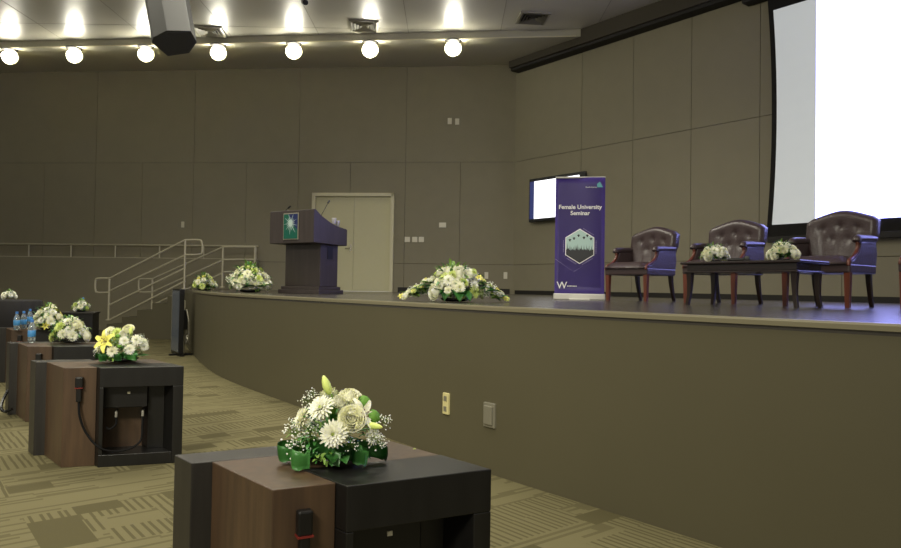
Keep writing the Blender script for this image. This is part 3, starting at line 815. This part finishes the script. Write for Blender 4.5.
# dark cube table far with bouquet, draped stand
ct = thing('cube_table', 'dark square box table at the foot of the stage steps', 'table', (-5.72, 10.9, 0), radians(14))
obj('table_box', box(B(), -.22, .20, -.2, .2, .0, .765), M_blackw, ct, bevel=.005)
obj('table_top', box(B(), -.235, .215, -.215, .215, .766, .79), M_slab, ct, bevel=.005)
pp = at(81, 311, Y=10.87)
bouquet((pp.x, pp.y, .793), .15, .20, 14, 'small pale bouquet on the dark square box table', ('mumc', 'mumg', 'mum'), 16, .3, skirt=8)
bottle((pp.x-.06, 11.04, .793), 'water bottle beside the small bouquet on the dark box table')
pq = at(16, 301, Y=9.4)
ds = thing('draped_stand', 'black cloth-draped table at the far left edge', 'table', (pq.x-.35, 9.3, 0), .1)
bm = B(); n = 44; rows = []
for zz, k in ((1.0, .97), (.985, 1.0), (.7, 1.02), (.35, 1.04), (.02, 1.06)):
    row = []
    for i in range(n+1):
        a = 2*pi*i/n; sx = .62; sy = .35
        c, s = cos(a), sin(a); rr = 1/max(abs(c), abs(s))**.85; wv = 1+.06*sin(a*11)*(1-zz)*1.3
        row.append(Vector((sx*c*rr*k*wv, sy*s*rr*k*wv, zz)))
    rows.append(row)
g = loftgrid(bm, rows); bm.faces.new(g[0][:-1]); bmesh.ops.remove_doubles(bm, verts=bm.verts[:], dist=.0005)
obj('tablecloth', bm, M_cloth, ds, smooth=True)
pw = at(9, 299, Y=9.3)
bouquet((pw.x, 9.3, 1.003), .085, .13, 15, 'small all-white flower bunch on the black-draped table', ('rosew', 'mum'), 10, .45, skirt=0, bowl=False, gy=0)
# black cable loop left of third desk
bm = cable_mesh([at(8, 390, Y=6.6), at(3, 400, Y=6.5), at(1, 408, Y=6.4), at(5, 411.5, Y=6.4), at(12, 409, Y=6.4)], .014)
tag(obj('floor_cable', bm, M_black), 'black looped cable hanging beside the low desks at left edge', 'cable')

# ---------------------------------------------------------------- stage bouquets
def stg(px, Y): p = at(px, 290, Y=Y); return (p.x, Y, ST+.003)
bouquet(stg(204.5, 12.75),   .25, .33, 21, 'smallest bouquet at the left end of the stage edge, by the rail', ('mumc', 'mumg', 'rose', 'lilyy'), 26, .23)
bouquet(stg(250, 10.6), .35, .47, 22, 'cream bouquet on the stage edge left of the lectern', ('mumc', 'mum', 'rosew', 'mumg'), 52, .19, skirt=14)
def spray():
    loc = Vector(stg(455, 6.0)); rz = 0
    b = bouquet(tuple(loc), .25, .345, 23, 'long trailing bouquet on the stage edge at centre, right of the doors', ('mumc', 'rosew', 'mum', 'mumg', 'rosew', 'mumc'), 60, .23, rx=1.05, skirt=8, rotz=0)
    r = random.Random(8)
    for sgn in (-1, 1):
        for i in range(26):
            t = (i/25)**.8; x = sgn*(.16+.28*t); z = .17*(1-t)+.03+r.uniform(-.03, .05)*(1.2-t)
            put(r.choice(('mumc', 'rosew', 'mumg', 'mum', 'lilyy')), b, (x+r.uniform(-.02, .02), r.uniform(-.11, .05), max(.02, z)), r.uniform(.016, .034), (sgn*.4+r.uniform(-.4, .4), -.7, .6), r.uniform(0, 6))
            putleaf(r.choice(('leaf', 'leafl')), b, (x*.75, r.uniform(-.09, .05), max(.03, z*.8)), r.uniform(.09, .16), (0 if sgn > 0 else pi)+r.uniform(-1.0, 1.0), r.uniform(0, .4))
        for i in range(5): put('gyp2', b, (sgn*r.uniform(.2, .4), -.05, r.uniform(.05, .12)), .045)
    for a, l in ((-1.45, .2), (-1.9, .16), (-1.1, .16)):
        putleaf('leaf', b, (cos(a)*.14, -.12, .10), l, a, -.35, sc=(1.3, 1, 1))
    put('gyp', b, (.3, -.03, .12), .07); put('gyp2', b, (-.3, -.03, .1), .07)
spray()

# ---------------------------------------------------------------- lectern
lp = at(313, 290, Y=10.15)
lec = thing('lectern', 'wooden lectern with a green and blue starburst emblem on stage', 'lectern', (lp.x-.16, 10.55, ST+.001), 0)
LR = Matrix.Rotation(radians(-33), 4, 'Z')      # local -y is the front
def LM(bm): bmesh.ops.transform(bm, matrix=LR, verts=bm.verts[:]); return bm
obj('base', LM(box(box(B(), -.42, .42, -.20, .33, 0, .06), -.39, .39, -.17, .30, .06, .11)), M_podium, lec, bevel=.006)
obj('column', LM(box(B(), -.36, .36, -.12, .26, .11, .739)), M_podium, lec, bevel=.008)
bm = B()
prof = [(-.36, .74), (-.36, 1.22), (-.33, 1.225), (-.20, 1.14), (-.02, 1.06), (.18, 1.0), (.34, .985), (.36, .97), (.36, .73)]
M_ = Matrix(((0, 0, 1, 0), (1, 0, 0, 0), (0, 1, 0, 0), (0, 0, 0, 1)))
prism(bm, prof, -.45, .45, 0, M_)
obj('desk_box', LM(bm), M_podium, lec, bevel=.006)
bm = B(); prism(bm, [(-.30, 1.21), (-.19, 1.139), (-.02, 1.066), (.18, 1.007), (.32, .992), (.32, 1.0), (.18, 1.018), (-.02, 1.078), (-.19, 1.152), (-.29, 1.222)], -.40, .40, 0, M_)
obj('reading_surface', LM(bm), M_black, lec)
em = obj('emblem', LM(box(B(), -.155, .155, -.372, -.36, .79, 1.18)), M_silver, lec, bevel=.003)
obj('emblem_field', LM(prism(B(), [(-.14, .805), (.14, .805), (.14, .93), (0.02, 1.03), (-.05, 1.165), (-.14, 1.165)], .3725, .376, 0, Matrix(((1, 0, 0, 0), (0, 0, -1, 0), (0, 1, 0, 0), (0, 0, 0, 1))))), M_green, em)
obj('emblem_field', LM(prism(B(), [(.14, .932), (.14, 1.165), (-.048, 1.165), (.021, 1.032)], .3725, .376, 0, Matrix(((1, 0, 0, 0), (0, 0, -1, 0), (0, 1, 0, 0), (0, 0, 0, 1))))), M_blue, em)
bm = B(); rr = random.Random(2)
for k in range(18):
    a = 2*pi*k/18+.1; L = .11*(1.25 if k % 2 else .85); L *= 1.2 if -2.2 < (a-2*pi if a > pi else a) < -.6 else 1
    cx, cz = 0.0, 1.03; wq = .006
    dx, dz = cos(a), sin(a)
    pts = [(cx-dz*wq+dx*.02, cz+dx*wq+dz*.02), (cx+dx*L, cz+dz*L), (cx+dz*wq+dx*.02, cz-dx*wq+dz*.02)]
    prism(bm, pts, .3765, .379, 0, Matrix(((1, 0, 0, 0), (0, 0, -1, 0), (0, 1, 0, 0), (0, 0, 0, 1))))
prism(bm, [(.0+.035*cos(t*pi/6), 1.03+.035*sin(t*pi/6)) for t in range(12)], .3765, .379, 0, Matrix(((1, 0, 0, 0), (0, 0, -1, 0), (0, 1, 0, 0), (0, 0, 0, 1))))
obj('starburst', LM(bm), mat('emblem_star', (190, 210, 205), .4), em)
obj('side_vent', LM(box(B(), .36, .366, .03, .14, .52, .70)), M_black, lec)
# gooseneck microphones (standing on lectern)
lo = Vector(lec.location)
def goose(a, path, lab):
    pts = [Vector(p) for p in path]
    m = thing('gooseneck_microphone', lab, 'microphone', tuple(pts[0])); o = pts[0]
    obj('microphone_base', lathe(B(), [(.03, 0), (.03, .012), (.012, .02)], 14), M_black, m)
    obj('gooseneck', tube(B(), smoothpath([p-o for p in pts], 5), .005, 6), M_black, m)
    d = (pts[-1]-pts[-2]).normalized(); e = pts[-1]-o
    obj('microphone_head', tube(B(), [e, e+d*.02, e+d*.05], .014, 8), M_black, m)
q0 = lo+LR @ Vector((.22, .05, 1.075))
tip = at(328, 203, Y=q0.y+.1)
goose(0, [q0, q0+Vector((-.01, 0, .1)), Vector(((q0.x+tip.x)/2-.01, q0.y, (q0.z+tip.z)/2+.02)), tip], 'long gooseneck microphone rising from the right of the lectern top')
q1 = lo+LR @ Vector((-.22, -.25, 1.225)); 
goose(0, [q1, q1+Vector((0, 0, .03)), q1+Vector((.03, -.02, .05))], 'short black microphone peeking over the left of the lectern top')
for i, (dx, lab) in enumerate(((.05, 'white paper cup on the lectern, nearer the viewer'), (.17, 'white paper cup on the lectern, nearer the doors'))):
    q = lo+LR @ Vector((.38-.03*i, .14+.11*i, 1.05-.028*i))
    c = obj('paper_cup', lathe(B(), [(.026, 0), (.036, .085), (.038, .088), (.033, .086), (.024, .01)], 16), M_white, loc=q, smooth=True); tag(c, lab, 'cup', 'white cups on the lectern')

# ---------------------------------------------------------------- roll-up banner
bp_ = at(579, 298, Y=8.6)
ban = thing('roll_up_banner', 'purple roll-up banner reading Female University Seminar', 'banner', (bp_.x, 8.6, ST+.001), radians(-8))
BW, BH = .60, 1.505; y0 = 0
obj('banner_base', box(B(), -BW/2-.012, BW/2+.012, -.05, .05, .0, .075), M_alu, ban, bevel=.01)
obj('base_foot', box(B(), -.12, .12, -.15, .15, 0, .012), M_alu, ban)
bm = B(); rows = []
for i in range(17):
    z = .075+(BH-.075)*i/16; rows.append([Vector((x*BW/2, .008*sin((x+1)*2.5)-.012+.01*x*x, z)) for x in [j/6-1 for j in range(13)]])
loftgrid(bm, rows); bmesh.ops.solidify(bm, geom=bm.faces[:], thickness=.002)
sh = obj('banner_sheet', bm, M_purple, ban, smooth=True)
obj('top_bar', tube(B(), [(-BW/2-.004, .0, BH), (BW/2+.004, .0, BH)], .011, 8), M_alu, ban)
obj('support_pole', tube(B(), [(0, .03, .05), (0, .03, BH)], .008, 8), M_alu, ban)
FM = Matrix(((1, 0, 0, 0), (0, 0, -1, 0), (0, 1, 0, 0), (0, 0, 0, 1)))      # drawing plane (x, z) -> front of the banner
YF = .022
def FT(x, z, a=0): return Matrix.Translation((x, -YF-.003, z)) @ FM @ Matrix.Rotation(a, 4, 'Z')
text('banner_title', 'Female University', .072, M_white, sh, FT(0, 1.115), bold=.0016)
text('banner_title', 'Seminar', .072, M_white, sh, FT(0, 1.04), bold=.0016)
text('banner_small_text', 'Saudi Aramco', .024, M_white, sh, FT(.13, 1.375), 'CENTER')
bm = B(); prism(bm, [(.205, 1.38), (.27, 1.38), (.235, 1.45), (.2, 1.42)], YF+.002, YF+.004, 0, FM); obj('banner_logo', bm, mat('logo_teal', (90, 160, 170), .5), sh)
hx, hz, HR = .0, .655, .205
def hexa(R, sx=.93): return [(hx+R*sx*sin(k*pi/3), hz+R*cos(k*pi/3)) for k in range(6)]
obj('hexagon_outline', prism(B(), hexa(HR+.012), YF+.001, YF+.003, 0, FM), M_white, sh)
obj('hexagon_picture', prism(B(), hexa(HR), YF+.0032, YF+.0042, 0, FM), M_sky, sh)
bm = B(); r = random.Random(4)
SX = HR*.93*sin(pi/3)
bot = [(-SX, hz-HR*.5), (0, hz-HR), (SX, hz-HR*.5)]
topl = []
x = SX
while x > -SX+.012:
    zb_ = hz-.045+r.uniform(-.012, .012); topl += [(x, zb_), (x-.004, zb_+r.choice((.02, .05, .075))), (x-.009, zb_+.01)]; x -= .0155
topl.append((-SX, hz-.05))
prism(bm, bot+topl, YF+.0045, YF+.0053, 0, FM)
for (cx, cz) in ((-.12, .735), (-.07, .755), (-.015, .79), (.05, .765), (.09, .79), (.135, .75)):
    prism(bm, [(cx-.02, cz), (cx, cz+.012), (cx+.02, cz+.002), (cx, cz-.01)], YF+.0045, YF+.0053, 0, FM); prism(bm, [(cx-.009, cz-.004), (cx+.009, cz-.004), (cx+.007, cz-.02), (cx-.007, cz-.02)], YF+.0045, YF+.0051, 0, FM)
obj('graduate_silhouettes', bm, M_ink, sh)
bm = B()
for k, (a0_, a1_) in enumerate(((0, 1), (1, 2), (2, 3), (3, 4), (4, 5))):
    H_ = hexa(HR+.034); p0, p1 = Vector((*H_[k], 0)), Vector((*H_[k+1], 0)); dd = (p1-p0).normalized(); nn_ = Vector((-dd.y, dd.x, 0))
    L = (p1-p0).length; t = L*.2
    while t < L*.8:
        l = r.uniform(.008, .02); q = p0+dd*t; prism(bm, [tuple((q)[:2]), tuple((q+dd*l)[:2]), tuple((q+dd*l+nn_*.008)[:2]), tuple((q+nn_*.008)[:2])], YF+.002, YF+.003, 0, FM); t += l+.006
obj('hexagon_caption', bm, M_lav, sh)
text('banner_letter', 'W', .12, M_white, sh, FT(-.21, .135), bold=.001)
bm = B()
for k in range(7): prism(bm, [(-.145+k*.017, .16), (-.133+k*.017, .16), (-.133+k*.017, .172), (-.145+k*.017, .172)], YF+.002, YF+.003, 0, FM)
obj('banner_small_text', bm, M_white, sh)
bm = B(); prism(bm, [(-.295, .50), (-.07, .34), (-.295, .494)], YF+.001, YF+.002, 0, FM); prism(bm, [(-.07, .34), (.05, .42), (-.07, .345)], YF+.001, YF+.002, 0, FM); obj('banner_line', bm, M_lav, sh)

# ---------------------------------------------------------------- armchairs
def chair(loc, rz, lab, base=[None]):
    g = 'leather armchairs on the stage'
    if base[0]: return dup(base[0], loc, rz, lab, g)
    c = thing('leather_armchair', lab, 'armchair', loc, rz, g); base[0] = c
    # local: faces -y ; width .62
    for sx in (-1, 1):
        bm = B()
        rows = [[Vector((sx*.265+ox, -.255+oy, z)) for ox, oy in ((-s, -s), (s, -s), (s, s), (-s, s), (-s, -s))] for z, s in ((0, .018), (.2, .023), (.32, .026))]
        g_ = loftgrid(bm, rows); bm.faces.new(g_[0][:-1]); bm.faces.new(g_[-1][:-1]); bmesh.ops.remove_doubles(bm, verts=bm.verts[:], dist=.0005)
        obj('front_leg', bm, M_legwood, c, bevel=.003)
        bm = B()
        rows = [[Vector((sx*.235+ox, yy+oy, z)) for ox, oy in ((-s, -s), (s, -s), (s, s), (-s, s), (-s, -s))] for z, s, yy in ((0, .016, .34), (.1, .018, .305), (.22, .021, .275), (.34, .024, .26))]
        g_ = loftgrid(bm, rows); bm.faces.new(g_[0][:-1]); bm.faces.new(g_[-1][:-1]); bmesh.ops.remove_doubles(bm, verts=bm.verts[:], dist=.0005)
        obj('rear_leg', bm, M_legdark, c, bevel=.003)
    obj('seat_rail', box(B(), -.295, .295, -.29, .28, .30, .385), M_leather, c, bevel=.018, seg=3)
    bm = B(); rows = []
    for i in range(11):
        v = i/10; row = []
        for j in range(13):
            u = j/12; x = (u-.5)*.54; y = -.315+v*.52
            ez = min(1, 6*min(u, 1-u)); ev = min(1, 5*min(v, 1-v)); row.append(Vector((x, y, .385+.07*sqrt(max(0, ez*(2-ez)))*sqrt(max(0, ev*(2-ev))))))
        rows.append(row)
    loftgrid(bm, rows)
    gg = [[Vector((p.x, p.y, .375)) for p in r_] for r_ in rows]; loftgrid(bm, gg)
    bmesh.ops.remove_doubles(bm, verts=bm.verts[:], dist=.0005)
    box(bm, -.268, .268, -.312, .2, .372, .392)
    obj('seat_cushion', bm, M_leather, c, smooth=True)
    # back: camel top, leaning
    NU, NV = 24, 20; fr_, bk = [], []
    for i in range(NV+1):
        v = i/NV; a, b = [], []
        for j in range(NU+1):
            u = j/NU*2-1
            hw = .225+.085*min(1, v*1.5)
            top = .88-.045*abs(u)**1.6-(.025*max(0, abs(u)-.85)/.15)+.018*cos(u*pi)
            z = .38+(top-.38)*v; x = hw*u; y = .20+.16*(z-.38)+.0
            dish = .045*(1-u*u)*(.4+.6*sin(pi*v))
            tuft = 0
            for (tu, tv) in ((-.5, .72), (0, .72), (.5, .72), (-.25, .48), (.25, .48)): tuft += .022*math.exp(-(((u-tu)/.1)**2+((v-tv)/.06)**2))
            for tu in (-.5, 0, .5): tuft += .009*math.exp(-((u-tu)/.05)**2)*(1 if v < .72 else 0)
            edge = min(1, 8*min(1-abs(u), 1-v+.0))
            a.append(Vector((x, y+dish+tuft-.06*sqrt(max(0, edge*(2-edge))), z))); b.append(Vector((x*1.0, y+.065, z)))
        fr_.append(a); bk.append(b)
    bm = B(); loftgrid(bm, fr_); loftgrid(bm, bk)
    rim_f = [r_[0] for r_ in fr_]+fr_[-1][1:]+[r_[-1] for r_ in fr_[::-1]][1:]; rim_b = [r_[0] for r_ in bk]+bk[-1][1:]+[r_[-1] for r_ in bk[::-1]][1:]
    loftgrid(bm, [rim_f, rim_b]); bmesh.ops.remove_doubles(bm, verts=bm.verts[:], dist=.0005)
    obj('backrest', bm, M_leather, c, smooth=True)
    for sx in (-1, 1):
        prof = [(-.27, .375), (-.25, .40), (-.17, .43), (-.11, .475), (-.075, .53), (-.06, .575), (.27, .60), (.295, .48), (.275, .375)]
        bm = B(); Mx = Matrix(((0, 0, 1, 0), (1, 0, 0, 0), (0, 1, 0, 0), (0, 0, 0, 1)))
        prism(bm, prof, sx*.255 if sx > 0 else -.295, .295 if sx > 0 else -.255, 0, Mx)
        arm = obj('arm_panel', bm, M_leather, c, bevel=.008)
        bm = B(); pth = [Vector((sx*.278, y, z)) for y, z in ((-.115, .575), (-.10, .598), (-.05, .605), (.1, .612), (.27, .618))]
        tube(bm, smoothpath(pth, 4), .034, 10); obj('arm_pad', bm, M_leather, arm, smooth=True)
        bm = B(); tube(bm, smoothpath([Vector((sx*.278, y, z)) for y, z in ((-.285, .36), (-.265, .405), (-.19, .435), (-.125, .48), (-.092, .53), (-.095, .575))], 4), .017, 8)
        obj('arm_support', bm, M_legwood, arm, smooth=True)
    return c
CA = -radians(51)
def chairpos(FL):       # from front-left leg position
    R = Matrix.Rotation(CA, 3, 'Z'); c = Vector((FL[0], FL[1], 0))-R @ Vector((-.265, -.255, 0)); return (c.x, c.y, ST+.001)
chair(chairpos((1.873, 8.30)), CA, 'leather armchair beside the purple banner, away from the table')
chair(chairpos((2.466, 7.32)), CA, 'middle leather armchair, partly behind the left half of the coffee table')
chair(chairpos((3.045, 6.36)), CA, 'large leather armchair at right, in front of the projection screen')
chair(chairpos((3.60, 5.56)), CA, 'leather armchair cut off by the right edge of the photo')

# ---------------------------------------------------------------- coffee table
cc = Vector((2.65, 6.16, 0)); TA = -radians(53)
tb = thing('coffee_table', 'long dark wood coffee table in front of the armchairs', 'coffee table', (cc.x-.02, cc.y-.04, ST+.001), TA)
TL_, TW = 1.10, .50
obj('table_top', box(B(), -TL_/2, TL_/2, -TW/2, TW/2, .365, .39), M_table, tb, bevel=.008)
obj('apron', box(B(), -TL_/2+.05, TL_/2-.05, -TW/2+.04, TW/2-.04, .305, .365), M_table, tb, bevel=.004)
obj('lower_moulding', box(B(), -TL_/2+.03, TL_/2-.03, -TW/2+.02, TW/2-.02, .29, .3049), M_table, tb, bevel=.005)
for sx in (-1, 1):
    for sy in (-1, 1):
        bm = B(); rows = []
        for z, s, o_ in ((0, .015, .02), (.1, .017, .004), (.2, .021, 0), (.29, .026, 0)):
            rows.append([Vector((sx*(TL_/2-.07+o_)+ox, sy*(TW/2-.06+o_*.5)+oy, z)) for ox, oy in ((-s, -s), (s, -s), (s, s), (-s, s), (-s, -s))])
        g_ = loftgrid(bm, rows); bm.faces.new(g_[0][:-1]); bm.faces.new(g_[-1][:-1]); bmesh.ops.remove_doubles(bm, verts=bm.verts[:], dist=.0005)
        obj('leg', bm, M_legdark, tb, bevel=.003)
TR = Matrix.Translation(tb.location) @ Matrix.Rotation(TA, 4, 'Z')
def ont(x, y): return tuple(TR @ Vector((x, y, .393)))
bouquet(ont(-.37, .02), .135, .17, 31, 'low white rose bouquet on the left end of the coffee table', ('rosew', 'rose', 'mum'), 22, .32, skirt=8, gy=0)
bouquet(ont(.26, .04), .125, .17, 32, 'low white rose bouquet on the right half of the coffee table', ('rosew', 'rose', 'rosew'), 15, .34, skirt=8, gy=0)
mk = thing('handheld_microphone', 'small black microphone lying on the coffee table between the bouquets', 'microphone', ont(-.1, 0), TA+.3)
obj('handle', tube(B(), [(-.11, 0, .017), (.03, 0, .019)], .013, 10, r2=.017), M_black, mk)
obj('grille', ball(B(), (.055, 0, .026), .026, 1, 1, 1, 2), M_spk2, mk, smooth=True)

# ---------------------------------------------------------------- standing display at stage end
dx0 = at(177, 352, Y=12.35)
dsp = thing('floor_display', 'tall flat display screen seen edge-on against the left end of the stage', 'display', (dx0.x, dx0.y, 0), radians(122))
obj('display_case', box(B(), -.33, .33, -.04, .04, .04, 1.16), M_black, dsp, bevel=.006)
obj('display_glass', box(B(), -.30, .30, .04, .044, .07, 1.13), M_mon, dsp)
obj('display_frame', box(B(), .322, .33, .041, .046, .04, 1.16), M_silver, dsp)
obj('stand_pole', tube(B(), [(-.1, -.09, .03), (-.1, -.09, .95), (-.1, -.04, .98)], .018, 8), M_steel, dsp)
obj('stand_foot', box(box(B(), -.38, .38, -.05, .03, 0, .035), -.14, -.06, -.25, .15, 0, .03), M_black, dsp)
obj('rear_unit', box(B(), -.2, .1, -.13, -.041, .45, .8), M_black, dsp, bevel=.01)
obj('cable_bundle', tube(tube(B(), smoothpath([(-.22, -.1, .8), (-.27, -.13, .6), (-.24, -.14, .35), (-.2, -.12, .22), (-.17, -.1, .32), (-.2, -.12, .42)], 5), .014, 6), smoothpath([(-.25, -.12, .35), (-.2, -.15, .28), (-.22, -.15, .2), (-.27, -.12, .27), (-.22, -.11, .34)], 5), .012, 6), M_silver, dsp)

for o in list(COL.objects):
    if o.parent is None and o.type == 'MESH' and 'label' not in o and 'kind' not in o: print('UNTAGGED', o.name)
# every flower and leaf rests on or above what its bowl stands on
bpy.context.view_layer.update()
for o in COL.objects:
    if o.get('category') == 'flowers':
        for c in o.children:
            mz = min((c.matrix_world @ v.co).z for v in c.data.vertices)-o.matrix_world.translation.z
            if mz < .002:
                ml = c.matrix_local.copy(); ml.translation.z += .002-mz; c.matrix_local = ml
